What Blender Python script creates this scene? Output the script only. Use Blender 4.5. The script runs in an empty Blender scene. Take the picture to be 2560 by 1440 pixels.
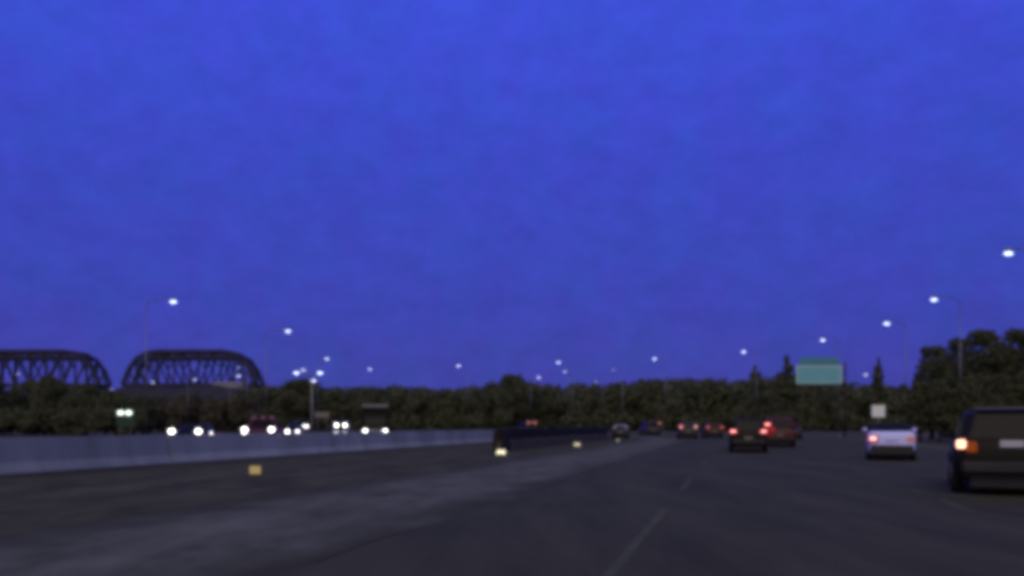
import bpy, math, random
from mathutils import Vector, Matrix
random.seed(7)
C = bpy.context.scene
R_ = math.radians

# ------------------------------------------------------------------ camera
F = 2217.0; HOR = 1064.0; CH = 1.4            # focal length and horizon row in photo pixels, eye height in metres
cam = bpy.data.cameras.new('camera'); camo = bpy.data.objects.new('camera', cam)
C.collection.objects.link(camo); C.camera = camo
camo.location = (0, 0, CH); camo.rotation_euler = (R_(90), 0, 0)
cam.sensor_width = 36; cam.lens = 36 * F / 2560
cam.shift_y = (HOR - 720) / 2560
cam.clip_start = 0.1; cam.clip_end = 6000
cam.dof.use_dof = True; cam.dof.focus_distance = 1.0; cam.dof.aperture_fstop = 9.0   # soft: focused on the windscreen
cam.dof.aperture_blades = 0

# ------------------------------------------------------------------ world, light, exposure
W = bpy.data.worlds.new('World'); C.world = W; W.use_nodes = True
nt = W.node_tree; nt.nodes.clear()
def N(t, k, **kw):
    n = t.nodes.new(k)
    for a, b in kw.items(): setattr(n, a, b)
    return n
out = N(nt, 'ShaderNodeOutputWorld'); bg = N(nt, 'ShaderNodeBackground'); tc = N(nt, 'ShaderNodeTexCoord')
sx = N(nt, 'ShaderNodeSeparateXYZ'); nt.links.new(tc.outputs['Generated'], sx.inputs[0])
rp = N(nt, 'ShaderNodeValToRGB'); nt.links.new(sx.outputs['Z'], rp.inputs[0])
stops = [(0.0, (.050, .055, .335)), (.05, (.046, .056, .365)), (.13, (.042, .058, .44)), (.27, (.042, .064, .53)),
         (.43, (.046, .078, .67)), (.65, (.03, .05, .40)), (1.0, (.02, .035, .25))]
el = rp.color_ramp.elements
while len(el) < len(stops): el.new(0.5)
for e, (p, c) in zip(el, stops): e.position = p; e.color = (*c, 1)
# faint mottled cloud
nz = N(nt, 'ShaderNodeTexNoise'); nz.inputs['Scale'].default_value = 26; nz.inputs['Detail'].default_value = 6; nz.inputs['Roughness'].default_value = .68
mp = N(nt, 'ShaderNodeMapping'); mp.inputs['Scale'].default_value = (1, 1, 1.5)
nt.links.new(tc.outputs['Generated'], mp.inputs[0]); nt.links.new(mp.outputs[0], nz.inputs[0])
mr = N(nt, 'ShaderNodeMapRange'); mr.inputs[1].default_value = .3; mr.inputs[2].default_value = .7; mr.inputs[3].default_value = .90; mr.inputs[4].default_value = 1.10
nt.links.new(nz.outputs['Fac'], mr.inputs[0])
mul = N(nt, 'ShaderNodeMix', data_type='RGBA', blend_type='MULTIPLY'); mul.inputs[0].default_value = 1
nt.links.new(rp.outputs[0], mul.inputs[6])
n2 = N(nt, 'ShaderNodeTexNoise'); n2.inputs['Scale'].default_value = 19; n2.inputs['Detail'].default_value = 5; nt.links.new(tc.outputs['Generated'], n2.inputs[0])
hr = N(nt, 'ShaderNodeMapRange'); hr.inputs[1].default_value = .36; hr.inputs[2].default_value = .64; nt.links.new(n2.outputs['Fac'], hr.inputs[0])
hx = N(nt, 'ShaderNodeMix', data_type='RGBA'); hx.inputs[6].default_value = (1.07, .94, 1.0, 1); hx.inputs[7].default_value = (.93, 1.06, 1.0, 1); nt.links.new(hr.outputs[0], hx.inputs[0])
h2 = N(nt, 'ShaderNodeMix', data_type='RGBA', blend_type='MULTIPLY'); h2.inputs[0].default_value = 1
nt.links.new(hx.outputs[2], h2.inputs[6]); nt.links.new(mr.outputs[0], h2.inputs[7]); nt.links.new(h2.outputs[2], mul.inputs[7])
# afterglow of the set sun behind the camera
SUN_AZ = R_(190)                                # compass angle from +Y, clockwise
dp = N(nt, 'ShaderNodeVectorMath', operation='DOT_PRODUCT'); dp.inputs[1].default_value = (math.sin(SUN_AZ), math.cos(SUN_AZ), .25)
nt.links.new(tc.outputs['Generated'], dp.inputs[0])
ag = N(nt, 'ShaderNodeMapRange', interpolation_type='SMOOTHSTEP'); ag.inputs[1].default_value = .15; ag.inputs[2].default_value = 1.0
nt.links.new(dp.outputs['Value'], ag.inputs[0])
agc = N(nt, 'ShaderNodeMix', data_type='RGBA'); agc.inputs[6].default_value = (0, 0, 0, 1); agc.inputs[7].default_value = (.62, .46, .22, 1)
nt.links.new(ag.outputs[0], agc.inputs[0])
ad = N(nt, 'ShaderNodeMix', data_type='RGBA', blend_type='ADD'); ad.inputs[0].default_value = 1
nt.links.new(mul.outputs[2], ad.inputs[6]); nt.links.new(agc.outputs[2], ad.inputs[7])
sky = N(nt, 'ShaderNodeTexSky', sky_type='NISHITA'); sky.sun_disc = False; sky.sun_elevation = R_(1.0); sky.sun_rotation = SUN_AZ
ad2 = N(nt, 'ShaderNodeMix', data_type='RGBA', blend_type='ADD'); ad2.inputs[0].default_value = .003
nt.links.new(ad.outputs[2], ad2.inputs[6]); nt.links.new(sky.outputs[0], ad2.inputs[7])
nt.links.new(ad2.outputs[2], bg.inputs[0]); bg.inputs[1].default_value = 1.0
nt.links.new(bg.outputs[0], out.inputs[0])

sl = bpy.data.lights.new('sun', 'SUN'); so = bpy.data.objects.new('sun', sl); C.collection.objects.link(so)
sl.energy = 0.85; sl.angle = R_(60); sl.color = (1.0, .90, .54)
SUN_EL = R_(48)                                 # soft dusk light from the bright half of the sky
sd = Vector((math.sin(SUN_AZ) * math.cos(SUN_EL), math.cos(SUN_AZ) * math.cos(SUN_EL), math.sin(SUN_EL)))
so.rotation_euler = sd.to_track_quat('Z', 'Y').to_euler()

C.render.engine = 'CYCLES'
C.view_settings.view_transform = 'Standard'; C.view_settings.look = 'None'
C.view_settings.exposure = 0; C.view_settings.gamma = 1
C.cycles.use_denoising = True
C.cycles.pixel_filter_type = 'GAUSSIAN'; C.cycles.filter_width = 5.6
C.cycles.sample_clamp_indirect = .6
C.cycles.max_bounces = 6; C.cycles.diffuse_bounces = 4; C.cycles.glossy_bounces = 2; C.cycles.transparent_max_bounces = 4

# ------------------------------------------------------------------ materials
def mat(name, col, rough=.7, var=0, scale=2.0, metal=0, col2=None, bump=0, spec=.3, stretch=None):
    m = bpy.data.materials.new(name); m.use_nodes = True; t = m.node_tree; b = t.nodes['Principled BSDF']
    b.inputs['Roughness'].default_value = rough; b.inputs['Metallic'].default_value = metal
    b.inputs['Specular IOR Level'].default_value = spec
    b.inputs['Base Color'].default_value = (*col, 1)
    if var or col2 or bump:
        tcn = N(t, 'ShaderNodeTexCoord'); nn = N(t, 'ShaderNodeTexNoise')
        nn.inputs['Scale'].default_value = scale; nn.inputs['Detail'].default_value = 6; nn.inputs['Roughness'].default_value = .7
        src = tcn.outputs['Object']
        if stretch:
            mm = N(t, 'ShaderNodeMapping'); mm.inputs['Scale'].default_value = stretch[:3]
            mm.inputs['Rotation'].default_value = (0, 0, stretch[3])
            t.links.new(src, mm.inputs[0]); src = mm.outputs[0]
        t.links.new(src, nn.inputs['Vector'])
        r = N(t, 'ShaderNodeValToRGB'); r.color_ramp.elements[0].position = .32; r.color_ramp.elements[1].position = .68
        c2 = col2 or tuple(c * (1 + var) for c in col); c1 = col if col2 else tuple(c * (1 - var) for c in col)
        r.color_ramp.elements[0].color = (*c1, 1); r.color_ramp.elements[1].color = (*c2, 1)
        t.links.new(nn.outputs['Fac'], r.inputs[0]); t.links.new(r.outputs[0], b.inputs['Base Color'])
        if bump:
            bp = N(t, 'ShaderNodeBump'); bp.inputs['Strength'].default_value = bump
            t.links.new(nn.outputs['Fac'], bp.inputs['Height']); t.links.new(bp.outputs[0], b.inputs['Normal'])
    return m
def glow(name, col, s):
    m = mat(name, tuple(min(.8, c) * .3 for c in col), .3); b = m.node_tree.nodes['Principled BSDF']
    b.inputs['Emission Color'].default_value = (*col, 1); b.inputs['Emission Strength'].default_value = s
    return m
TH = math.atan(.2525)                           # heading of the road, right of the view axis
ROT = -TH
M = dict(
    ground=mat('ground', (.035, .036, .022), .95, col2=(.065, .062, .034), scale=.25),
    asphalt=mat('asphalt', (.034, .036, .019), .85, col2=(.066, .069, .039), scale=.55, bump=.1, spec=.15, stretch=(1.4, .25, 1, TH)),
    shoulder=mat('shoulder', (.048, .053, .034), .9, col2=(.128, .142, .118), scale=.7, bump=.1, spec=.15, stretch=(1.2, .5, 1, TH)),
    median=mat('median', (.030, .032, .017), .95, col2=(.085, .085, .052), scale=.8, bump=.2, spec=.1, stretch=(1, .4, 1, TH)),
    paint=mat('paint', (.042, .046, .024), .9, col2=(.082, .096, .046), scale=1.6),
    concrete=mat('concrete', (.17, .205, .21), .85, col2=(.30, .35, .36), scale=.35, stretch=(1, 1, .3, 0)),
    concrete_dark=mat('concrete_dark', (.05, .048, .036), .9, col2=(.085, .08, .06), scale=.6),
    pier=mat('pier', (.24, .24, .26), .9, var=.2, scale=.3),
    rust_and_shade=mat('rust_and_shade', (.022, .018, .012), .85, col2=(.045, .035, .025), scale=1.5),
    weathered=mat('weathered', (.010, .010, .008), .9, col2=(.02, .019, .015), scale=1.2),
    galvanised=mat('galvanised', (.20, .215, .26), .45, var=.08, scale=2, metal=.85),
    steel=mat('steel', (.20, .21, .19), .7, var=.12, scale=3, metal=.1),
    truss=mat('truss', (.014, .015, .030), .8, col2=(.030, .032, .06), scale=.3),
    leaf=mat('leaf', (.100, .114, .062), .9, col2=(.118, .132, .072), scale=.35, spec=.1),
    leaf_far=mat('leaf_far', (.112, .128, .074), .9, col2=(.125, .14, .082), scale=.12, spec=.1),
    leaf_dry=mat('leaf_dry', (.092, .092, .066), .85, col2=(.12, .118, .086), scale=.3, spec=.1),
    bark=mat('bark', (.04, .032, .022), .9, var=.3, scale=4),
    earth=mat('earth', (.020, .021, .016), .95, col2=(.036, .037, .030), scale=.15),
    white_paint=mat('white_paint', (.54, .59, .97), .35, var=.04, scale=.8),
    silver_paint=mat('silver_paint', (.42, .42, .42), .35, var=.05, scale=.8, metal=.2),
    black_paint=mat('black_paint', (.014, .014, .011), .4, var=.2, scale=1.5, spec=.1),
    grey_paint=mat('grey_paint', (.03, .03, .03), .35, var=.1, scale=1),
    red_paint=mat('red_paint', (.062, .012, .011), .4, var=.15, scale=1),
    blue_paint=mat('blue_paint', (.02, .025, .05), .35, var=.1, scale=1),
    glass=mat('glass', (.010, .010, .012), .15, var=.1, scale=2, spec=.12),
    rubber=mat('rubber', (.014, .014, .014), .9, var=.2, scale=6),
    rim=mat('rim', (.28, .28, .29), .4, var=.1, scale=8, metal=.6),
    trim=mat('trim', (.02, .02, .02), .6, var=.2, scale=4),
    chrome=mat('chrome', (.16, .16, .16), .35, var=.1, scale=4, metal=.5),
    plate=mat('plate', (.40, .41, .46), .5, var=.06, scale=9),
    sign_green=mat('sign_green', (.06, .22, .29), .5, var=.12, scale=.7),
    sign_dark=mat('sign_dark', (.012, .045, .030), .6, var=.1, scale=.7),
    sign_lower=mat('sign_lower', (.13, .38, .42), .5, col2=(.15, .42, .46), scale=.7),
    sign_white=mat('sign_white', (.72, .78, .74), .6, var=.05, scale=2),
    sign_back=mat('sign_back', (.16, .15, .13), .6, var=.1, scale=2),
    box_white=mat('box_white', (.14, .14, .14), .6, var=.1, scale=.8),
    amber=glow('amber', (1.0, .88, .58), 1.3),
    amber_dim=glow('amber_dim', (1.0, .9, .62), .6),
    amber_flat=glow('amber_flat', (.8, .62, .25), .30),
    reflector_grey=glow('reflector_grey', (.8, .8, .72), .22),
    lamp_high=glow('lamp_high', (.58, .68, 1.0), 2.6),
    lamp=glow('lamp', (.56, .64, 1.0), 3.2),
    lamp_mid=glow('lamp_mid', (.62, .66, 1.0), 2.2),
    lamp_low=glow('lamp_low', (.62, .62, 1.0), 1.1),
    head=glow('head', (1.0, .97, .93), 6.0),
    head_soft=glow('head_soft', (1.0, .98, .95), 3.4),
    head_off=mat('head_off', (.4, .4, .4), .2, var=.05),
    tail=glow('tail', (1.0, .34, .32), 2.4),
    tail_mid=glow('tail_mid', (1.0, .34, .30), .8),
    tail_deep=glow('tail_deep', (.8, .03, .05), .25),
    tail_dim=glow('tail_dim', (1.0, .34, .28), .25),
    tail_warm=glow('tail_warm', (1.0, .52, .32), 2.6),
    tail_orange=glow('tail_orange', (.8, .15, .01), .13),
    tail_pink=glow('tail_pink', (1.0, .62, .62), 1.4),
    tail_off=mat('tail_off', (.12, .02, .03), .3, var=.1),
    sign_lamp=glow('sign_lamp', (.86, 1.0, .90), 1.8),
    marker=glow('marker', (1.0, .45, .42), .25),
)

for k in ('leaf', 'leaf_far', 'leaf_dry'):      # light passes through thin leaves
    t = M[k].node_tree; bs = t.nodes['Principled BSDF']; om = t.nodes['Material Output']
    tl = N(t, 'ShaderNodeBsdfTranslucent'); ms = N(t, 'ShaderNodeMixShader'); ms.inputs[0].default_value = .42
    t.links.new(bs.inputs['Base Color'].links[0].from_socket, tl.inputs[0])
    t.links.new(bs.outputs[0], ms.inputs[1]); t.links.new(tl.outputs[0], ms.inputs[2]); t.links.new(ms.outputs[0], om.inputs[0])

# ------------------------------------------------------------------ mesh helpers
class MB:
    def __init__(s): s.v = []; s.f = []; s.sm = []
    def add(s, vs, fs, smooth=False):
        o = len(s.v); s.v += [tuple(v) for v in vs]; s.f += [tuple(i + o for i in f) for f in fs]; s.sm += [smooth] * len(fs)
    def box(s, c, d, rz=0):
        x, y, z = d[0] / 2, d[1] / 2, d[2] / 2; m = Matrix.Rotation(rz, 3, 'Z'); c = Vector(c)
        vs = [c + m @ Vector((a * x, b * y, e * z)) for e in (-1, 1) for a, b in ((-1, -1), (1, -1), (1, 1), (-1, 1))]
        s.add(vs, [(3, 2, 1, 0), (4, 5, 6, 7), (0, 1, 5, 4), (1, 2, 6, 5), (2, 3, 7, 6), (3, 0, 4, 7)]); return s
    def bevbox(s, c, d, b=.03):
        x, y, z = d[0] / 2, d[1] / 2, d[2] / 2
        def ring(zz, i): return [(c[0] + px, c[1] + py, c[2] + zz) for px, py in
            ((-x + i + b, -y + i), (x - i - b, -y + i), (x - i, -y + i + b), (x - i, y - i - b), (x - i - b, y - i), (-x + i + b, y - i), (-x + i, y - i - b), (-x + i, -y + i + b))]
        s.loft([ring(-z, b), ring(-z + b, 0), ring(z - b, 0), ring(z, b)]); return s
    def loft(s, rings, smooth=False, cap=True):
        n = len(rings[0]); vs = [p for r in rings for p in r]; fs = []
        for i in range(len(rings) - 1):
            for j in range(n):
                k = (j + 1) % n; fs.append((i * n + j, i * n + k, (i + 1) * n + k, (i + 1) * n + j))
        if cap: fs.append(tuple(range(n - 1, -1, -1))); fs.append(tuple((len(rings) - 1) * n + j for j in range(n)))
        s.add(vs, fs, smooth); return s
    def tube(s, p, q, r0, r1=None, n=8):
        p = Vector(p); q = Vector(q); r1 = r0 if r1 is None else r1
        d = (q - p).normalized(); a = d.orthogonal().normalized(); b = d.cross(a)
        rg = lambda o, r: [o + (a * math.cos(2 * math.pi * i / n) + b * math.sin(2 * math.pi * i / n)) * r for i in range(n)]
        s.loft([rg(p, r0), rg(q, r1)], True); return s
    def ell(s, c, r, nu=12, nv=7, rz=0):
        m = Matrix.Rotation(rz, 3, 'Z'); c = Vector(c); rings = []
        for i in range(nv):
            t = math.pi * (i + .5) / nv
            rings.append([c + m @ Vector((r[0] * math.sin(t) * math.cos(2 * math.pi * j / nu), r[1] * math.sin(t) * math.sin(2 * math.pi * j / nu), -r[2] * math.cos(t))) for j in range(nu)])
        s.loft(rings, True); return s
    def bar(s, p, q, w, h=None):
        p = Vector(p); q = Vector(q); d = (q - p).normalized(); up = Vector((0, 1, 0)) if abs(d.y) < .9 else Vector((0, 0, 1))
        a = d.cross(up).normalized(); b = a.cross(d); h = h or w
        rg = lambda o: [o + a * w / 2 + b * h / 2, o - a * w / 2 + b * h / 2, o - a * w / 2 - b * h / 2, o + a * w / 2 - b * h / 2]
        s.loft([rg(p), rg(q)]); return s
    def build(s, name, m, parent=None):
        me = bpy.data.meshes.new(name); me.from_pydata(s.v, [], s.f); me.materials.append(m)
        me.polygons.foreach_set('use_smooth', s.sm); me.update()
        o = bpy.data.objects.new(name, me); C.collection.objects.link(o)
        if parent: o.parent = parent
        return o
def tag(o, label, cat=None, group=None, kind=None):
    o['label'] = label
    if cat: o['category'] = cat
    if group: o['group'] = group
    if kind: o['kind'] = kind
    return o
def thing(name, loc, rz, label, cat, group=None):
    o = bpy.data.objects.new(name, None); C.collection.objects.link(o); o.empty_display_size = .3
    o.location = loc; o.rotation_euler = (0, 0, rz); return tag(o, label, cat, group)
def P(px, py, Y): return Vector(((px - 1280) * Y / F, Y, CH - (py - HOR) * Y / F))
def G(px, Y): return Vector(((px - 1280) * Y / F, Y, 0))

# ------------------------------------------------------------------ road geometry: straight, then a bend to the left
S0, RAD = 80.0, 110.0
DV = Vector((math.sin(TH), math.cos(TH), 0)); UV = Vector((math.cos(TH), -math.sin(TH), 0))
def RW(s, u, z=0):
    if s <= S0: p = DV * s + UV * u
    else:
        a = min((s - S0) / RAD, R_(95)); ex = max(0, (s - S0) - RAD * R_(95))
        c = DV * S0 - UV * RAD; r = RAD + u
        p = c + UV * (r * math.cos(a)) + DV * (r * math.sin(a))
        p += (DV * math.cos(a) - UV * math.sin(a)) * ex
    return Vector((p.x, p.y, z))
def heading(X, Y):
    v = Vector((X, Y, 0)); s = v.dot(DV); u = v.dot(UV)
    if s <= S0: return -TH
    return -TH + math.atan2(s - S0, u + RAD)
SS = [-25 + 5 * i for i in range(21)] + [80 + 6 * i for i in range(1, 60)]
def strip(name, u0, u1, z, m, label, n=3, jit=False):
    b = MB(); vs = []; fs = []
    for s in SS:
        for j in range(n + 1): vs.append(RW(s, u0 + (u1 - u0) * j / n + (random.uniform(-.22, .22) if jit and j in (0, n) else 0), z))
    for i in range(len(SS) - 1):
        for j in range(n):
            a = i * (n + 1) + j; fs.append((a, a + 1, a + n + 2, a + n + 1))
    b.add(vs, fs); o = b.build(name, m)
    at = o.data.attributes.new('across', 'FLOAT', 'POINT')
    at.data.foreach_set('value', [min(j / n, 1 - j / n) * (u1 - u0) for s in SS for j in range(n + 1)])
    return tag(o, label, kind='structure')

# dirt from the lane and the verge worn into both edges of the shoulder
t = M['shoulder'].node_tree; bs = t.nodes['Principled BSDF']; lk = bs.inputs['Base Color'].links[0].from_socket
at = N(t, 'ShaderNodeAttribute', attribute_name='across'); n2 = N(t, 'ShaderNodeTexNoise'); n2.inputs['Scale'].default_value = .55; n2.inputs['Detail'].default_value = 5
t.links.new(N(t, 'ShaderNodeTexCoord').outputs['Object'], n2.inputs['Vector'])
ma = N(t, 'ShaderNodeMath', operation='MULTIPLY_ADD'); ma.inputs[1].default_value = 2.4; t.links.new(n2.outputs['Fac'], ma.inputs[0]); t.links.new(at.outputs['Fac'], ma.inputs[2])
mm = N(t, 'ShaderNodeMapRange', interpolation_type='SMOOTHSTEP'); mm.inputs[1].default_value = .95; mm.inputs[2].default_value = 2.6; t.links.new(ma.outputs[0], mm.inputs[0])
mx = N(t, 'ShaderNodeMix', data_type='RGBA'); mx.inputs[6].default_value = (.042, .044, .024, 1); t.links.new(mm.outputs[0], mx.inputs[0]); t.links.new(lk, mx.inputs[7]); t.links.new(mx.outputs[2], bs.inputs['Base Color'])

g = MB(); g.add([(-2500, -300, 0), (2500, -300, 0), (2500, 4500, 0), (-2500, 4500, 0)], [(0, 1, 2, 3)])
tag(g.build('ground', M['ground']), 'dark grassy ground reaching to the horizon', kind='structure')
strip('road', -4.13, 11.2, .012, M['asphalt'], 'dark asphalt carriageway curving left in the distance')
strip('shoulder', -8.8, -4.13, .008, M['shoulder'], 'paler paved shoulder along the left of the road', n=10, jit=True)
strip('verge', -19.4, -8.8, .004, M['median'], 'dull brown strip between the shoulder and the concrete barrier')
strip('shoulder_outer', 11.2, 14.0, .008, M['shoulder'], 'paved outer shoulder at the right of the road')
strip('opposite_road', -48, -20.6, .012, M['asphalt'], 'asphalt carriageway of the oncoming traffic')
mk = MB()
def dash(s0, s1, u, w=.13):
    n = max(1, int((s1 - s0) / 2)); 
    for i in range(n):
        a = s0 + (s1 - s0) * i / n; b = s0 + (s1 - s0) * (i + 1) / n
        a += .0; mk.add([RW(a, u - w / 2, .016), RW(a, u + w / 2, .016), RW(b, u + w / 2, .016), RW(b, u - w / 2, .016)], [(0, 1, 2, 3)])
for k in range(14):
    dash(6.5 + 13 * k, 15.0 + 13 * k - (4 if k else 0), -1.14, .12)
    dash(15.6 + 13 * k, 18.0 + 13 * k, 3.7, .14); dash(19.6 + 13 * k, 21.0 + 13 * k, 3.7, .14)
for k in range(24): dash(6 + 12 * k, 9 + 12 * k, -28.5); dash(6 + 12 * k, 9 + 12 * k, -33.5); dash(6 + 12 * k, 9 + 12 * k, -38.5)
dash(-20, 250, 10.9, .14); dash(-20, 250, -22, .14)
tag(mk.build('lane_markings', M['paint']), 'worn pale lane markings on the dark road', kind='structure')

# ------------------------------------------------------------------ concrete barrier
b = MB(); prof = [(-.32, .0), (.32, .0), (.32, .09), (.17, .36), (.11, 1.06), (-.11, 1.06), (-.17, .36), (-.32, .09)]
rings = []
ss = [-25 + 4 * i for i in range(26)]
for s in ss: rings.append([RW(s, -19.95 + a, z) for a, z in prof])
ends = (RW(75.2, -19.95),)
cb = thing('concrete_barrier', (0, 0, 0), 0, 'long pale concrete barrier dividing the dark verge from oncoming traffic', 'barrier')
for i in range(13):                     # cast sections with small joints, one mesh
    s0 = -28 + 8 * i; s1 = min(s0 + 7.88, 75.3)
    if s0 >= 75: break
    m_ = [[RW(s0 + .0 + (s1 - s0) * t, -19.95 + a, z) for a, z in prof] for t in (0, .5, 1)]
    b.loft(m_)
b.build('barrier_wall', M['concrete'], cb)
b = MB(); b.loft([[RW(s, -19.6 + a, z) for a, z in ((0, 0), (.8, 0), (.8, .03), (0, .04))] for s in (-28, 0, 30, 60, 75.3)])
b.build('barrier_base_shade', M['rust_and_shade'], cb)  # low footing strip, coloured very dark for the shadow line along the barrier
# dark median rail beyond it, nearer to the road
gr = thing('guard_rail', (0, 0, 0), 0, 'dark weathered guard rail starting past the end of the pale barrier', 'guard rail')
b = MB(); SR = [47 - 1.5 + 6 * i for i in range(10)]
wave0 = [(.0, .50), (.07, .56), (.0, .64), (.07, .72), (.0, .80), (.07, .88), (0, .96), (-.03, .96), (.04, .88), (-.03, .80), (.04, .72), (-.03, .64), (.04, .56), (-.03, .50)]
wave = [(a, .62 + (z - .5) * 1.42) for a, z in wave0]; b.loft([[RW(s, -12.2 + a, z) for a, z in wave] for s in SR]); b.build('rail_beam', M['weathered'], gr)
b = MB(); b.loft([[RW(s, -12.2 + a, z) for a, z in ((-.1, .0), (.06, .0), (.06, .56), (-.1, .56))] for s in SR]); b.build('kerb_wall', M['concrete_dark'], gr)
for i in range(13):
    p = RW(46 + 4 * i, -12.36, 0); MB().box((p.x, p.y, .61), (.14, .14, 1.02 + .2), ROT).build('rail_post', M['rust_and_shade'], gr)
p = RW(44.6, -12.3, 0); b = MB()
b.loft([[tuple(RW(s, -12.3 + a, z)) for a, z in ((-.30, 0), (.30, 0), (.29, hh - .12), (.22, hh), (-.22, hh), (-.29, hh - .12))] for s, hh in ((45.7, 1.1), (45.9, 1.22), (47.2, 1.28))])
b.build('end_block', M['weathered'], gr)
# amber reflectors, emissive in place of the headlight light they return
def delineator(px, py, Y, r, m, label):
    p = P(px, py, Y); o = thing('delineator', (p.x, p.y, 0), ROT, label, 'reflector', 'amber reflectors along the verge')
    MB().bevbox((0, 0, .02), (.2, .2, .04), .01).build('base', M['rubber'], o)
    MB().tube((0, 0, .04), (0, 0, p.z + r * .6), .03, .025).build('post', M['rust_and_shade'], o)
    MB().bevbox((0, -.045, p.z), (r * 2.6, .03, r * 1.7), .012).build('reflector', m, o)
    return o
delineator(640, 1175, 24.5, .13, M['amber_flat'], 'square amber reflector below the pale barrier, nearest to the viewer')
delineator(1253, 1132, 43, .16, M['amber'], 'bright amber reflector at the near end of the dark guard rail')
delineator(1443, 1112, 60, .15, M['amber_dim'], 'amber reflector halfway along the dark guard rail')
delineator(1545, 1101, 76, .11, M['reflector_grey'], 'faintest amber reflector, farthest along the dark guard rail')

# ------------------------------------------------------------------ street lamps
LG = 'lit street lamps along the highway'
def lamp(px, py, Y, pole_dx, label, m='lamp', size=1.0):
    """luminaire seen at px,py; the pole stands pole_dx photo pixels to the side"""
    h = P(px, py, Y); base = G(px + pole_dx, Y); w = h.x - base.x
    o = thing('street_lamp', base, 0, label, 'street lamp', LG)
    H = h.z + .25; sg = 1 if w > 0 else -1; w = abs(w)
    MB().tube((0, 0, 0), (0, 0, .25), .2, .16, 10).build('base', M['steel'], o)
    MB().tube((0, 0, .25), (0, 0, H - .5), .058, .036, 10).build('pole', M['galvanised'], o)
    a = MB(); pts = [(0, 0, H - .5), (sg * w * .3, 0, H - .12), (sg * w * .7, 0, H), (sg * (w - .1), 0, H + .02)]
    for p, q in zip(pts, pts[1:]): a.tube(p, q, .04, .035, 7)
    a.build('arm', M['galvanised'], o)
    hd = MB().ell((sg * w, 0, H - .02), (.38 * size, .17 * size, .08)).build('lamp_head', M['steel'], o)
    MB().ell((sg * w, 0, h.z - .02), (.29 * size, .14 * size, .115 * size)).build('lens', M[m], hd)
    return o
lamp(2521, 633, 55, 95, 'brightest street lamp, highest at the right edge of the picture', 'lamp_high', 1.0)
lamp(2335, 749, 75, 66, 'street lamp whose pole rises before the big dark trees on the right', 'lamp_high', 1.0)
lamp(2217, 809, 93, 48, 'street lamp between the big dark trees and the green sign', 'lamp_high', 1.1)
lamp(2057, 850, 114, 40, 'street lamp directly above the green road sign', 'lamp_high', 1.0)
lamp(1859, 880, 140, 32, 'street lamp to the left of the green sign, above the brake lights', 'lamp', 1.05)
lamp(1636, 897, 165, 28, 'street lamp over the middle of the tree line, left of the brake lights', 'lamp', 1.05)
lamp(1396, 906, 190, 26, 'upper lamp of the small group of three above the tree hump', 'lamp', 1.2)
lamp(1146, 915, 220, 24, 'lone street lamp over the low tree line right of the oncoming traffic', 'lamp', 1.3)
lamp(925, 923, 250, 20, 'lone street lamp just right of the four-lamp mast', 'lamp', 1.3)
lamp(433, 754, 76, -68, 'street lamp high above the truss bridge, highest on the left', 'lamp_high', 1.05)
lamp(720, 828, 100, -55, 'street lamp in the sky right of the truss bridge', 'lamp_high', 1.1)
lamp(817, 897, 141, -22, 'street lamp just above the four-lamp mast', 'lamp_mid', 1.1)
lamp(1412, 929, 180, 20, 'dim middle lamp of the small group above the tree hump', 'lamp_mid', .9)
lamp(1347, 944, 200, -20, 'lowest lamp of the small group, touching the tree hump', 'lamp_mid', 1.25)
lamp(1534, 925, 170, 22, 'very faint lamp in the sky between two brighter ones over the trees', 'lamp_low', .7)
lamp(1490, 955, 220, 18, 'faint lamp right at the tree tops in the middle', 'lamp_low', .9)
lamp(2164, 937, 190, 24, 'low lamp between the green sign and the big dark trees', 'lamp_mid', 1.2)
lamp(596, 919, 205, 22, 'dim upper lamp of two at the right end of the truss bridge', 'lamp_low', 1.0)
lamp(596, 940, 195, -22, 'brighter lower lamp of two at the right end of the truss bridge', 'lamp_mid', 1.3)
lamp(487, 949, 190, -18, 'lamp before the middle of the complete bridge span', 'lamp_mid', 1.0)
lamp(382, 956, 200, -18, 'lamp before the left end of the complete bridge span', 'lamp_mid', 1.0)
lamp(278, 973, 205, -18, 'low lamp in the gap between the two bridge spans', 'lamp_low', 1.2)
lamp(45, 935, 195, -18, 'faint lamp before the cropped bridge span, far left', 'lamp_low', 1.0)

Y = 132; base = G(780, Y)
o = thing('mast_lamp', base, 0, 'tall pale mast carrying four lamps, right of the bridge', 'street lamp')
top = P(780, 944, Y).z
MB().tube((0, 0, 0), (0, 0, top), .2, .12, 10).build('pole', M['steel'], o)
ar = MB(); hs = []
for px, py, dy in ((740, 932, .3), (761, 926, -.8), (798, 932, .5), (778, 951, 1.2)):
    p = P(px, py, Y) - base; hs.append((p, dy)); ar.tube((0, 0, top - .1), (p.x, dy, p.z + .2), .06, .05, 7)
ar.build('arm', M['steel'], o)
for k, (p, dy) in enumerate(hs):
    hd = MB().ell((p.x, dy, p.z + .18), (.42, .2, .12)).build('lamp_head', M['steel'], o)
    MB().ell((p.x, dy, p.z), (.38, .26, .2)).build('lens', M['lamp_low' if k == 1 else 'lamp'], hd)

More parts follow.
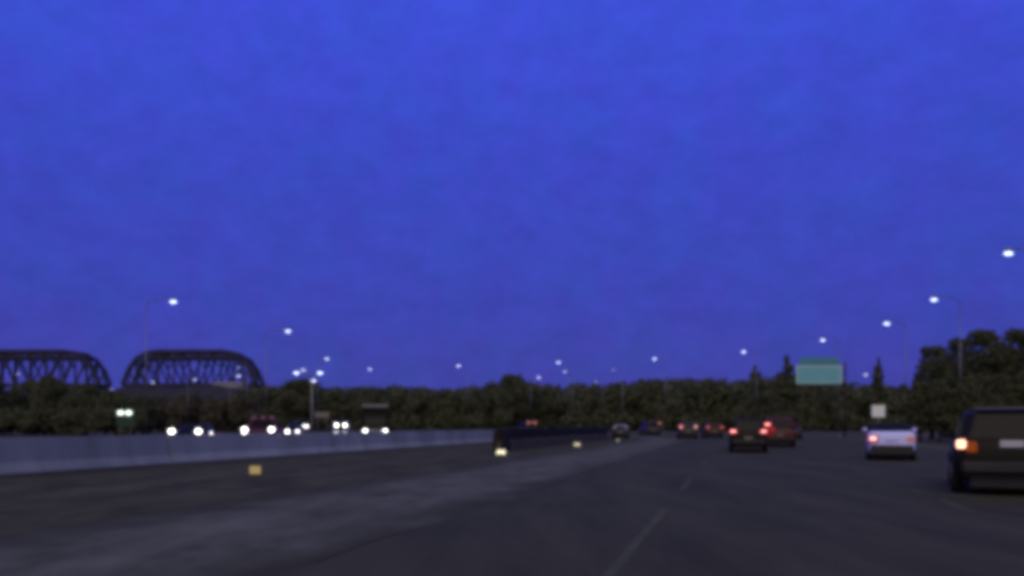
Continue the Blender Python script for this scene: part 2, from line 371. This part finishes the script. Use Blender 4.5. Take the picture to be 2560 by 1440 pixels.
# ------------------------------------------------------------------ truss bridge spans
def truss(px0, label, mirror=False, pier=False):
    Y = 330; k = Y / F; z0 = CH + (HOR - 962) * k; ht = 84 * k; wd = 337 * k; dep = 9.0
    x0 = (px0 - 1280) * k
    o = thing('truss_bridge', (x0, Y, 0), 0, label, 'bridge', 'spans of the far truss bridge')
    fr = [(0, 0), (.045, .46), (.10, .76), (.18, .95), (.27, 1.0), (.385, 1.0), (.50, 1.0), (.615, 1.0), (.73, 1.0), (.82, .95), (.90, .75), (.955, .45), (1.0, 0)]
    top = [(f * wd, z0 + h * ht) for f, h in fr]
    for y in (0, dep):
        b = MB()
        for (xa, za), (xb, zb) in zip(top, top[1:]): b.bar((xa, y, za), (xb, y, zb), 1.35, .9)
        b.build('top_chord', M['truss'], o)
        MB().bar((0, y, z0), (wd, y, z0), 1.3, .9).build('bottom_chord', M['truss'], o)
        b = MB()
        for i in range(1, 12):
            xa, za = top[i]; b.bar((xa, y, z0), (xa, y, za), .5, .5)
        b.build('upright', M['truss'], o)
        b = MB()
        for i in range(1, 11):
            (xa, za), (xb, zb) = top[i], top[i + 1]
            if i < 6: b.bar((xa, y, za), (xb, y, z0), .55, .5); b.bar((xa, y, z0 + (za - z0) * .5), (xb, y, zb), .42, .4)
            else: b.bar((xa, y, z0), (xb, y, zb), .55, .5); b.bar((xa, y, za), (xb, y, z0 + (zb - z0) * .5), .42, .4)
        b.build('diagonal', M['truss'], o)
    b = MB()                                   # portal struts and top bracing across the width
    for i in range(2, 11):
        xa, za = top[i]; b.bar((xa, 0, za), (xa, dep, za), .55); b.bar((xa, 0, za - 2.4), (xa, dep, za - 2.4), .45)
        b.bar((xa, .2, za - .2), (xa, dep - .2, za - 2.4), .3)
        if i < 10:
            b.bar((xa, 0, za), (top[i + 1][0], dep, top[i + 1][1]), .35); b.bar((xa, dep, za), (top[i + 1][0], 0, top[i + 1][1]), .35)
    b.bar((top[2][0], 0, z0 + ht - 2.2), (top[10][0], 0, z0 + ht - 2.2), 1.0, .6); b.bar((top[2][0], dep, z0 + ht - 2.4), (top[10][0], dep, z0 + ht - 2.4), 1.0, .6)
    b.build('bracing', M['truss'], o)
    MB().box((wd / 2, dep / 2, z0 - .3), (wd, dep - 1.2, .5)).build('deck', M['concrete_dark'], o)
    for x in ((.03, .97)): MB().bevbox((wd * x, dep / 2, (z0 - .8) / 2), (2.2, dep + .5, z0 - .8), .2).build('pier', M['concrete_dark'], o)
    return o
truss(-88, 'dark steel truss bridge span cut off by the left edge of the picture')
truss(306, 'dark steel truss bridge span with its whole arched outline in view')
p0, p1 = P(538, 988, 322), P(612, 962, 322)
o = thing('bridge_abutment', ((p0.x + p1.x) / 2, 322, 0), 0, 'pale concrete block below the right end of the truss bridge', 'abutment')
MB().bevbox((0, 0, p1.z / 2), (p1.x - p0.x, 5, p1.z), .3).build('abutment_wall', M['pier'], o)
MB().bevbox((0, 0, p1.z + .4), (p1.x - p0.x + 1, 5.6, .8), .2).build('coping', M['pier'], o)

# ------------------------------------------------------------------ embankment and vegetation
def hill(name, pts, Yf, Yb, m, label):
    """pts: (px,py) crest outline at depth Yf..Yb; slopes down to the viewer"""
    b = MB(); rings = []
    for t in range(7):
        f = t / 6; Yv = Yf + (Yb - Yf) * f; row = []
        for px, py in pts:
            x = (px - 1280) * Yb / F; z = (CH - (py - HOR) * Yb / F) * math.sin(f * math.pi / 2) + random.uniform(-.3, .3) * (0 < t)
            row.append((x * (1 - .05 * (1 - f)), Yv, max(z, -.2) if t else -.2))
        rings.append(row)
    n = len(pts); vs = [v for r in rings for v in r] + [(v[0], Yb + 25, -.2) for v in rings[-1]]; fs = []
    for i in range(7):
        for j in range(n - 1): fs.append((i * n + j, i * n + j + 1, (i + 1) * n + j + 1, (i + 1) * n + j))
    b.add(vs, fs); return tag(b.build(name, m), label, kind='structure')
hill('embankment', [(300 + 12 * i, 968 + 90 * max(0, (abs(i - 14.5) - 12.5) / 2) + random.uniform(-3, 3)) for i in range(30)], 215, 262, M['earth'], 'grey earth bank below the truss bridge')

def leaves(b, clumps, n, size, rnd):
    """small leaf faces scattered through ellipsoid clumps (c, r)"""
    vol = [c[1][0] * c[1][2] for c in clumps]; tot = sum(vol)
    for (c, r), v in zip(clumps, vol):
        for _ in range(max(8, int(n * 3.2 * v / tot))):
            while True:
                d = Vector((rnd.uniform(-1, 1), rnd.uniform(-1, 1), rnd.uniform(-1, 1)))
                if .15 < d.length < 1: break
            d = d * (.55 + .5 * rnd.random()) if d.length < .6 else d
            p = Vector(c) + Vector((d.x * r[0], d.y * r[1], d.z * r[2]))
            if p.z < .1: p.z = .1 + rnd.random() * .5
            a = Vector((rnd.gauss(0, 1), rnd.gauss(0, 1), rnd.gauss(0, 1))).normalized(); e = a.orthogonal().normalized(); f = a.cross(e)
            s = size * rnd.uniform(.6, 1.3)
            b.add([p + e * s, p + f * s * .6, p - e * s, p - f * s * .6], [(0, 1, 2, 3)])
def tree(name, px, Y, top, wpx, label, kind='round', m='leaf', n=2200, size=None, base=0, cat='tree', group=None):
    rnd = random.Random(int(px * 7 + top)); g0 = G(px, Y); H = CH + (HOR - top) * Y / F; w = wpx * Y / F / 2
    o = thing(name, g0, rnd.uniform(0, 6), label, cat, group); size = size or max(.13, Y * .0021)
    t = MB(); lean = rnd.uniform(-.03, .03) * H
    t.tube((0, 0, -.1), (lean * .5, 0, H * .35), H * .022 + .05, H * .016 + .03, 8); t.tube((lean * .5, 0, H * .35), (lean, 0, H * .85), H * .016 + .03, .04, 7)
    cl = []
    if kind == 'cone':
        k = 9
        for i in range(k):
            f = i / (k - 1); z = H * (.12 + .86 * f); r = w * (1 - f) ** .6 + .2 * w
            for q in range(4 if f < .7 else 2):
                a = rnd.uniform(0, 6.28); cl.append(((lean * f + math.cos(a) * r * .45, math.sin(a) * r * .45, z), (r * .62, r * .62, H * .07)))
    else:
        cl.append(((lean, 0, H * .55), (w * .72, w * .72, H * .40)))
        for i in range(13):
            a = rnd.uniform(0, 6.28); f = rnd.uniform(.18, .82); rr = w * rnd.uniform(.45, .72) * math.sin(math.pi * min(.98, f * .9 + .1)) ** .4
            r = w * rnd.uniform(.28, .45); c = (lean + math.cos(a) * rr, math.sin(a) * rr, H * f); cl.append((c, (r, r, min(r * .9, H * .2))))
            t.tube((lean * .6, 0, H * min(.6, f * .7)), (c[0], c[1], c[2]), .05 + H * .006, .025, 6)
        for i in range(4):
            a = rnd.uniform(0, 6.28); r = w * rnd.uniform(.2, .34); cl.append(((lean + math.cos(a) * w * .3, math.sin(a) * w * .3, H - r * .8), (r, r, r * .8)))
    t.build('trunk', M['bark'], o)
    b = MB(); leaves(b, cl, n, size, rnd); b.build('crown', M[m], o)
    return o
TL = 'big trees at the right of the road'
tree('broadleaf_tree', 2330, 90, 866, 130, 'ragged dark tree at the left end of the big trees on the right', n=2600, group=TL)
tree('broadleaf_tree', 2385, 84, 846, 145, 'dark tree behind the lamp pole on the right', n=2600, group=TL)
tree('broadleaf_tree', 2450, 80, 826, 180, 'tallest dark tree above the black car on the right', n=3400, group=TL)
tree('broadleaf_tree', 2535, 78, 822, 190, 'dark tree cut by the right edge of the picture', n=3400, group=TL)
tree('broadleaf_tree', 2620, 76, 815, 170, 'dark tree mostly beyond the right edge of the picture', n=2600, group=TL)
for i, (px, top, w) in enumerate(((2300, 955, 70), (2350, 950, 90), (2420, 940, 110), (2500, 935, 120), (2580, 930, 120))):
    tree('shrub', px, 74 - i, top, w, ['low dark shrub at the left foot of the big trees on the right', 'low dark shrub behind the lamp pole on the right', 'dark shrub directly above the black car roof',
         'dark shrub above the licence plate of the black car', 'dark shrub beyond the right edge'][i], n=1500, cat='shrub', group='shrubs under the big trees')
tree('conifer', 1966, 175, 898, 84, 'pointed dark conifer at the left edge of the green sign', 'cone', n=1500)
tree('conifer', 1890, 190, 920, 66, 'small pointed tree poking from the tree line left of the green sign', 'cone', n=1100)
tree('conifer', 2196, 180, 903, 46, 'thin dark spire of a tree beside the low lamp right of the green sign', 'cone', n=1100)
LF = 'trees at the left edge below the bridge'
for px, top, w, lab in ((-30, 948, 150, 'dark tree at the far left edge under the cropped bridge span'), (60, 951, 140, 'dark tree under the middle of the cropped bridge span'),
                        (135, 941, 130, 'taller rounded dark tree under the right part of the cropped bridge span'), (215, 958, 120, 'dark tree at the right foot of the cropped bridge span'),
                        (290, 975, 120, 'lower dark tree behind the small lit sign'), (355, 990, 90, 'smallest dark tree at the right end of the left clump')):
    tree('broadleaf_tree', px, 128 + random.uniform(-6, 8), top, w, lab, n=2400, group=LF)
for i, (px, w) in enumerate(((-60, 130), (30, 130), (110, 130), (190, 120), (265, 120), (335, 90))):
    tree('shrub', px, 116, 1020, w, ['dark shrub outside the left edge', 'dark shrub under the far left tree', 'dark shrub below the tall rounded left tree', 'dark shrub left of the small lit sign', 'dark shrub below the small lit sign', 'dark shrub right of the small lit sign'][i], n=1200, cat='shrub', group='shrubs along the left carriageway')
for i, (px, top, w) in enumerate(((395, 992, 110), (470, 985, 120), (545, 996, 110), (610, 990, 110))):
    tree('broadleaf_tree', px, 196 - 2 * i, top, w, ['dark tree below the left end of the complete bridge span', 'dark tree below the middle of the complete bridge span', 'dark tree before the pale concrete block under the bridge',
         'dark tree below the right end of the complete bridge span'][i], n=1500, m='leaf_dry', group='trees on the bank below the bridge')
tree('broadleaf_tree', 1290, 215, 936, 130, 'broad rounded tree making the hump in the middle of the tree line', n=2600)
tree('broadleaf_tree', 755, 205, 948, 110, 'rounded tree right behind the four-lamp mast', n=2200)
# the far wood, one mass
prof_ = [(560, 985), (640, 964), (700, 962), (760, 957), (850, 966), (930, 965), (1000, 961), (1100, 968), (1180, 964), (1240, 952), (1340, 950), (1390, 960), (1500, 955), (1560, 950), (1660, 941), (1800, 944), (1880, 944), (1960, 938), (2060, 945), (2120, 952), (2200, 962), (2290, 960), (2420, 950)]
def ptop(x):
    for (a, ya), (b_, yb) in zip(prof_, prof_[1:]):
        if a <= x <= b_: return ya + (yb - ya) * (x - a) / (b_ - a)
    return prof_[-1][1]
rnd = random.Random(3); b = MB(); tr = []
px = 560
while px < 2420:
    for Yt in (rnd.uniform(222, 240), rnd.uniform(245, 275)):
        t_ = ptop(px) + rnd.uniform(-1, 6); H = CH + (HOR - t_) * Yt / F; w = rnd.uniform(3.2, 5); x = (px + rnd.uniform(-12, 12) - 1280) * Yt / F
        cl = [((x, Yt, H * .55), (w * .9, w * .9, H * .38))]
        for q in range(5):
            r = w * rnd.uniform(.4, .62); cl.append(((x + rnd.uniform(-w, w) * .8, Yt + rnd.uniform(-w, 0) * .8, rnd.uniform(.15, .8) * H), (r, r, r)))
        r = w * rnd.uniform(.35, .5); cl.append(((x + rnd.uniform(-1, 1) * w * .4, Yt, H - r), (r, r, r)))
        cl.append(((x, Yt - w * .6, H * .18), (w * 1.0, w * .6, H * .2)))
        leaves(b, cl, 400, .55, rnd)
    px += 22
tag(b.build('far_wood', M['leaf_far']), 'dark far-off wood running behind the highway bend', 'wood', kind='stuff')

# ------------------------------------------------------------------ signs
Y = 106; p0, p1 = P(1990, 960, Y), P(2106, 912, Y); t0, t1 = P(2000, 911, Y), P(2098, 893, Y)
base = G(2112, Y + .6)
o = thing('road_sign', base, 0, 'large green overhead road sign on a post right of the brake lights', 'road sign')
cx = (p0.x + p1.x) / 2 - base.x; w = p1.x - p0.x
MB().tube((0, 0, 0), (0, 0, t0.z + .2), .13, .11, 12).build('post', M['rust_and_shade'], o)
a = MB()
for z in (p0.z + .5, p1.z - .3): a.bar((.1, 0, z), (cx - w / 2 + .4, 0, z), .12)
for i in range(5):
    xa = .0 - i * w / 5; a.bar((xa, 0, p0.z + .5), (xa - w / 5, 0, p1.z - .3), .07)
a.build('arm', M['steel'], o)
pn = MB().bevbox((cx, -.55, (p0.z + p1.z) / 2), (w, .07, p1.z - p0.z), .02).build('sign_panel', M['sign_lower'], o)
fr = MB(); hw = w / 2 - .16; zc = (p0.z + p1.z) / 2; hz = (p1.z - p0.z) / 2 - .16
for (xa, za, xb, zb) in ((-hw, -hz, hw, -hz), (-hw, hz, hw, hz), (-hw, -hz + .06, -hw, hz - .06), (hw, -hz + .06, hw, hz - .06)):
    fr.box((cx + (xa + xb) / 2, -.594, zc + (za + zb) / 2), (abs(xb - xa) + .05, .012, abs(zb - za) + .05))
fr.build('border', M['sign_white'], pn)
MB().bevbox(((t0.x + t1.x) / 2 - base.x, -.55, (t0.z + t1.z) / 2), (t1.x - t0.x, .07, t1.z - t0.z - .02), .02).build('upper_panel', M['sign_green'], o)
MB().bar((cx - w / 2, -.48, p1.z + .01), (cx + w / 2, -.48, p1.z + .01), .08).build('bracket', M['steel'], o)

Y = 58; p = P(2196, 1028, Y); s = 33 * Y / F
o = thing('square_sign', G(2196, Y), 0, 'small white square sign on a post above the white car', 'sign')
MB().tube((0, .06, 0), (0, .06, p.z + s * .4), .04, .04).build('post', M['steel'], o)
MB().bevbox((0, 0, p.z), (s, .03, s * .9), .012).build('sign_face', M['sign_white'], o)

Y = 100; p = P(313, 1032, Y)
o = thing('lit_sign', G(313, Y), 0, 'small dark green sign under two white lamps before the left trees', 'sign')
for x in (-.6, .6): MB().tube((x, .1, 0), (x, .1, p.z), .05, .05).build('post', M['steel'], o)
MB().bevbox((0, 0, p.z - .95), (2.0, .06, 1.3), .02).build('sign_panel', M['sign_dark'], o)
MB().bar((-.9, -.1, p.z + .2), (.9, -.1, p.z + .2), .1).build('lamp_bracket', M['steel'], o)
for x in (-.45, .45): MB().ell((x, -.15, p.z), (.40, .14, .26)).build('lamp', M['sign_lamp'], o)
Y = 120; p = P(805, 1037, Y)
o = thing('roadside_sign', G(805, Y), .2, 'dull grey sign beside the four-lamp mast', 'sign')
for x in (-.6, .6): MB().tube((x, .08, 0), (x, .08, p.z + .3), .04).build('post', M['steel'], o)
MB().bevbox((0, 0, p.z), (1.9, .05, .8), .02).build('sign_face', M['sign_back'], o)

# ------------------------------------------------------------------ vehicles
VS = dict(
    sedan=dict(L=4.6, W=1.80, zb=.22, zh=.92, zt=1.06, zr=1.46, cab=(-1.75, .95), roof=(-1.0, .15), wr=.32, ax=1.38),
    coupe=dict(L=4.5, W=1.80, zb=.24, zh=.94, zt=1.16, zr=1.46, cab=(-1.65, .95), roof=(-1.0, .1), wr=.33, ax=1.36),
    suv=dict(L=4.8, W=1.92, zb=.30, zh=1.08, zt=1.12, zr=1.72, cab=(-2.28, 1.05), roof=(-2.0, .35), wr=.38, ax=1.42),
    van=dict(L=5.1, W=1.98, zb=.28, zh=1.10, zt=1.15, zr=1.95, cab=(-2.42, 1.55), roof=(-2.25, .7), wr=.36, ax=1.5),
    pickup=dict(L=5.6, W=2.0, zb=.42, zh=1.18, zt=1.20, zr=1.88, cab=(-.75, 1.25), roof=(-.5, .55), wr=.42, ax=1.75),
)
def vehicle(name, kind, px, Y, label, cat, paint, away=True, rz=None, group=None, tail='tail', head='head_off', tails=(1, 1), heads=(1, 1), lz=None, ltz=None, lr=0.088, tsize=(.34, .17), lsp=None, plate='sign_back', grille=True, extra=None, cabin=None, wd=None, pz=None):
    v = VS[kind]; base = G(px, Y)              # px, Y: middle of the end that faces the viewer
    if rz is None: rz = heading(base.x, base.y) + (0 if away else math.pi + .40)
    base += Vector((-math.sin(rz), math.cos(rz), 0)) * (v['L'] / 2 if away else -v['L'] / 2)
    o = thing(name, (base.x, base.y, .012), rz, label, cat, group)
    L, Wd, zb = v['L'] / 2, (wd or v['W']) / 2, v['zb']; zh, zt, zr = v['zh'], v['zt'], v['zr']; c0, c1 = v['cab']; r0, r1 = v['roof']
    # lower body: loft along the length
    st = [(-L, .80, .30, -.10), (-L + .05, .90, .12, -.03), (-L + .28, .97, 0, 0), (-L + .9, 1, 0, 0), (0, 1, 0, 0), (L - 1.2, 1, 0, -.01), (L - .5, .95, .02, -.07), (L - .12, .86, .08, -.18), (L, .74, .2, -.30)]
    rings = []
    for y, wf, db, dt in st:
        tz = (zt if y < c0 + .3 else (zh if y > c1 - .2 else max(zt, zh))) + dt; w = Wd * wf; z0 = zb + db
        mid = z0 + (tz - z0) * .45
        rings.append([(-w * .88, y, z0), (w * .88, y, z0), (w * .97, y, z0 + .07), (w, y, mid), (w * .985, y, tz - .14), (w * .93, y, tz - .03), (w * .80, y, tz),
                      (-w * .80, y, tz), (-w * .93, y, tz - .03), (-w * .985, y, tz - .14), (-w, y, mid), (-w * .97, y, z0 + .07)])
    bd = MB(); bd.loft(rings, True)
    body = bd.build('body', M[paint], o)
    # cabin
    zs = max(zt, zh) - .06; wb = Wd * .90; wt = Wd * .74
    def rr(hw, ya, yb, z, c=.16): return [(-hw + c, ya, z), (hw - c, ya, z), (hw, ya + c, z), (hw, yb - c, z), (hw - c, yb, z), (-hw + c, yb, z), (-hw, yb - c, z), (-hw, ya + c, z)]
    cb_ = MB(); cb_.loft([rr(wb, c0, c1, zs), rr(wt + .02, r0 - .04, r1 + .06, zr - .09), rr(wt - .08, r0 + .08, r1 - .1, zr - .015), rr(wt - .3, r0 + .3, r1 - .3, zr)], False)
    cb_.build('cabin', M[cabin or paint], o)
    h_ = zr - .09 - zs
    def gp(f, yb_, yt_): return yb_ + (yt_ - yb_) * f
    def win(nm, side):
        m_ = MB(); fa, fb = .16, .93
        if side in (-1, 1):
            y0a, y1a = c0 + .28, c1 - .30; y0b, y1b = r0 + .16, r1 - .10
            pts = []
            for f, ya, yb in ((fa, gp(fa, y0a, y0b), gp(fa, y1a, y1b)), (fb, gp(fb, y0a, y0b), gp(fb, y1a, y1b))):
                x = side * (wb + (wt + .02 - wb) * f + .006); pts.append([(x, ya, zs + h_ * f), (x, yb, zs + h_ * f)])
            vs = [pts[0][0], pts[0][1], pts[1][1], pts[1][0]]; d = (side * .008, 0, .002)
        else:
            yb0, yb1 = (c0, r0 - .04) if side == 'r' else (c1, r1 + .06); sg = -1 if side == 'r' else 1; vs = []
            for f, s_ in ((fa, -1), (fa, 1), (fb, 1), (fb, -1)):
                x = s_ * (wb + (wt - wb) * f - .20); vs.append((x, gp(f, yb0, yb1) + sg * .006, zs + h_ * f))
            d = (0, sg * .008, .003)
        vs2 = [tuple(a + e for a, e in zip(p_, d)) for p_ in vs]
        m_.loft([vs, vs2]); m_.build(nm, M['glass'], o)
    win('rear_window', 'r'); win('windscreen', 'f'); win('side_window', -1); win('side_window', 1)
    if kind == 'pickup':
        MB().box((0, -1.75, zt + .004), (Wd * 1.5, 1.9, .02)).build('load_bed', M['trim'], o)
    # bumpers
    MB().bevbox((0, -L - .02, zb + .26), (Wd * 1.72, .22, .24), .05).build('rear_bumper', M['trim'], o)
    MB().bevbox((0, L - .06, zb + .20), (Wd * 1.62, .24, .24), .05).build('front_bumper', M['trim'], o)
    if grille: MB().bevbox((0, L + .01, zb + .44), (Wd * .8, .06, .16), .02).build('grille', M['chrome'], o)
    MB().bevbox((0, -.05, zb * .5 + .12), (Wd * 1.45, L * 1.86, zb * .62 + .1), .04).build('underbody', M['trim'], o)  # dark box added to deepen the shade in the gap under the bumpers
    # wheels
    for sx_ in (-1, 1):
        for y in (-v['ax'], v['ax']):
            x = sx_ * (Wd - .10); w_ = MB().tube((x - .11, y, v['wr']), (x + .11, y, v['wr']), v['wr'], v['wr'], 18).build('wheel', M['rubber'], o)
            xr = x + sx_ * .112; MB().tube((xr, y, v['wr']), (xr + sx_ * .012, y, v['wr']), v['wr'] * .62, v['wr'] * .56, 14).build('rim', M['rim'], w_)
    # lights
    tz = ltz if ltz is not None else zt - .22
    for i, sx_ in enumerate((-1, 1)):
        k = tails[i]; mt = M['tail_off'] if not k else M[tail if k == 1 else k]
        red = k and (tail if k == 1 else k) in ('tail', 'tail_mid', 'tail_pink')
        tl_ = MB().bevbox((sx_ * (Wd - tsize[0] / 2 - .06), -L + .03, tz), (tsize[0] * (1.35 if red else 1), .16, tsize[1] * (1.5 if red else 1)), .03).build('taillight', M['tail_deep'] if red else mt, o)  # lit red lenses enlarged in deep glow to hold the halo round the bulb
        if red: MB().bevbox((sx_ * (Wd - tsize[0] / 2 - .06), -L - .07, tz + .02), (tsize[0] * .85, .06, tsize[1] * .8), .02).build('bulb', mt, tl_)
    hz = lz if lz is not None else zh - .22; hs_ = lsp / 2 if lsp else Wd - .26
    for i, sx_ in enumerate((-1, 1)):
        mh = M[head] if heads[i] == 1 else (M['head_off'] if not heads[i] else M[heads[i]])
        MB().ell((sx_ * hs_, L - .04, hz), (lr * 1.25, .12, lr), 14, 7).build('headlight', mh, o)
    MB().bevbox((0, -L - .02, pz or (zt - .36 if kind != 'coupe' else zt - .3)), (.42, .05, .14), .01).build('license_plate', M[plate], o)
    for sx_ in (-1, 1): MB().ell((sx_ * (Wd + .06), c1 - .55, zs + .12), (.11, .06, .08), 10, 5).build('mirror', M[paint], o)
    if extra: extra(o, v)
    return o
# traffic ahead
GA = 'cars driving ahead'
def rv_extra(o, v):
    MB().bevbox((-.62, -2.50, 1.0), (.62, .1, .6), .04).build('red_halo_panel', M['tail_deep'], o)  # dim emissive panel for the red halo spreading below the tail light
def coupe_extra(o, v):
    MB().bevbox((0, -2.30, .34), (1.66, .16, .2), .03).build('lower_bumper', M['trim'], o)
    MB().bevbox((0, -.42, 1.462), (1.0, .7, .02), .008).build('sunroof', M['glass'], o)
vehicle('car', 'coupe', 2230, 34.9, 'white car seen from behind in the right lane, under the small square sign', 'car', 'white_paint', tail='tail_off', tails=('tail_pink', 'tail_dim'), cabin='black_paint', group=GA, ltz=.86, tsize=(.30, .2), plate='white_paint', rz=-R_(21), extra=coupe_extra)
def suv_extra(o, v):
    MB().bevbox((0, -2.25, .40), (1.7, .16, .07), .02).build('bumper_strip', M['grey_paint'], o)
    MB().bevbox((0, -2.02, 1.735), (1.25, .2, .035), .012).build('roof_spoiler', M['chrome'], o)
    for s_ in (-1, 1): MB().bevbox((s_ * .70, -2.40, .96), (.20, .10, .22), .03).build('tail_glow_block', M['tail_orange'], o)  # added orange emissive blocks for the glow spilling beside the tail lights
vehicle('suv', 'suv', 2530, 17.3, 'black car filling the right edge, one glowing orange tail light and a pale licence plate', 'car', 'black_paint', tail='tail_warm', tails=(1, 1), rz=-R_(25), wd=2.06, pz=1.03, plate='plate', group=GA, ltz=1.02, tsize=(.17, .17), extra=suv_extra)
vehicle('car', 'suv', 1871, 45, 'dark car braking ahead with two red lights, nearest in the middle', 'car', 'black_paint', tail='tail', group=GA, ltz=1.08, tsize=(.30, .14))
vehicle('van', 'van', 1950, 56, 'dark red van just right of the nearest braking car', 'van', 'red_paint', tail='tail_deep', tails=('tail', 0), group=GA, ltz=1.45, tsize=(.34, .16), extra=rv_extra)
vehicle('car', 'suv', 1721, 92, 'distant car with a close pair of pale red lights, left of the brake lights', 'car', 'grey_paint', tail='tail', tails=(1, 'tail_pink'), group=GA, ltz=1.25, tsize=(.30, .17))
vehicle('car', 'suv', 1787, 96, 'distant car with dim red lights, third from the right of the far cars', 'car', 'red_paint', tail='tail', group=GA, ltz=1.2, tsize=(.3, .14), tails=('tail_mid', 'tail_mid'))
vehicle('van', 'van', 1636, 118, 'distant van with faint red lights near the bend', 'van', 'grey_paint', tail='tail_dim', group=GA, ltz=1.72, tsize=(.4, .35), tails=(0, 1))
vehicle('car', 'sedan', 1552, 95, 'small car with a pale roof in the left lane before the bend', 'car', 'grey_paint', cabin='silver_paint', tail='tail_off', tails=(0, 0), group=GA)
vehicle('van', 'van', 1330, 150, 'dim distant van with dull red tail lights behind the dark guard rail', 'van', 'grey_paint', tail='tail_dim', group=GA, ltz=1.9, tsize=(.7, .5))
vehicle('car', 'sedan', 1985, 88, 'faint far car right of the red van', 'car', 'grey_paint', tail='tail_dim', group=GA, ltz=1.1, tsize=(.3, .2), tails=('tail_dim', 0))
# oncoming
GO = 'oncoming cars with headlights on'
def side_extra(o, v): MB().ell((-v['W'] / 2 - .01, .2, 1.0), (.05, .16, .09)).build('other_car_headlight', M['head_soft'], o)  # added light standing in for the headlight of another car behind
vehicle('car', 'sedan', 462, 44.5, 'oncoming car with two headlights, leftmost behind the concrete barrier', 'car', 'black_paint', False, head='head', group=GO, extra=side_extra, lz=1.1, lr=0.116)
def truck_extra(o, v):
    for x in (-.55, 0, .55): MB().bevbox((x, .45, v['zr'] + .03), (.16, .12, .07), .02).build('marker_light', M['marker'], o)
    MB().ell((.80, v['L'] / 2 - .0, .93), (.13, .1, .11)).build('fog_or_reflection', M['head_soft'], o)  # emissive blob for the headlight's reflection on the barrier, no lamp of its own
vehicle('pickup_truck', 'pickup', 645, 53, 'oncoming dark red pickup with the brightest pair of headlights', 'pickup', 'red_paint', False, head='head', group=GO, lz=1.15, lr=0.129, lsp=1.56, extra=truck_extra)
vehicle('car', 'sedan', 731, 80, 'oncoming car whose two lights blend together, right of the pickup', 'car', 'blue_paint', False, head='head', group=GO, lz=.86, lr=0.136, lsp=.9, heads=('head_soft', 1))
vehicle('car', 'van', 762, 104, 'distant oncoming van with a single small light, under the four-lamp mast', 'van', 'grey_paint', False, head='head_soft', group=GO, lz=1.3, lr=0.163, lsp=.45)
def van_extra(o, v):
    for s_ in (-1, 1): MB().ell((s_ * .40, v['L'] / 2, .74), (.30, .1, .10)).build('fog_or_reflection', M['head_soft'], o)
vehicle('van', 'van', 852, 80, 'oncoming van with a bright bar of light above a dimmer one', 'van', 'grey_paint', False, head='head', group=GO, lz=1.42, lr=0.136, lsp=.75, extra=van_extra)
# box truck
base = G(938, 72) + Vector((-.15, .99, 0)) * 2.7; o = thing('box_truck', (base.x, base.y, .012), -TH + math.pi + .40, 'oncoming box truck with pale top edge and two round headlights', 'truck', GO)
bx = MB().bevbox((0, -1.6, 1.95), (2.3, 4.4, 2.2), .06).build('cargo_box', M['black_paint'], o)
MB().bevbox((0, .75, 3.0), (2.25, .5, .34), .08).build('roof_fairing', M['box_white'], o)
cabm = MB(); rg = lambda hw, ya, yb, z: [(-hw, ya, z), (hw, ya, z), (hw, yb, z), (-hw, yb, z)]
cabm.loft([rg(.95, .65, 2.6, .45), rg(1.0, .65, 2.7, .8), rg(1.0, .65, 2.6, 1.2), rg(.92, .65, 2.0, 1.35), rg(.85, .65, 1.5, 2.1), rg(.75, .75, 1.35, 2.2)]); cabm.build('cab', M['black_paint'], o)
MB().loft([[(-.8, 1.97, 1.42), (.8, 1.97, 1.42), (.74, 1.56, 2.04), (-.74, 1.56, 2.04)], [(-.8, 1.99, 1.43), (.8, 1.99, 1.43), (.74, 1.58, 2.05), (-.74, 1.58, 2.05)]]).build('windscreen', M['glass'], o)
MB().bevbox((0, 2.72, .96), (1.2, .06, .3), .03).build('grille', M['steel'], o); MB().bevbox((0, 2.72, .56), (2.0, .2, .22), .05).build('front_bumper', M['chrome'], o)
for s_ in (-1, 1):
    MB().ell((s_ * .80, 2.68, .95), (.17, .1, .14)).build('headlight', M['head'], o)
    MB().bevbox((s_ * 1.18, 1.7, 1.6), (.14, .1, .36), .03).build('mirror', M['trim'], o)
    for y in (-2.6, 1.75):
        w_ = MB().tube((s_ * .8, y, .45), (s_ * 1.05, y, .45), .45, .45, 18).build('wheel', M['rubber'], o)
        MB().tube((s_ * 1.052, y, .45), (s_ * 1.065, y, .45), .27, .24, 14).build('rim', M['rim'], w_)
    MB().bevbox((s_ * .9, -3.82, .95), (.16, .06, .3), .02).build('taillight', M['tail_off'], o)
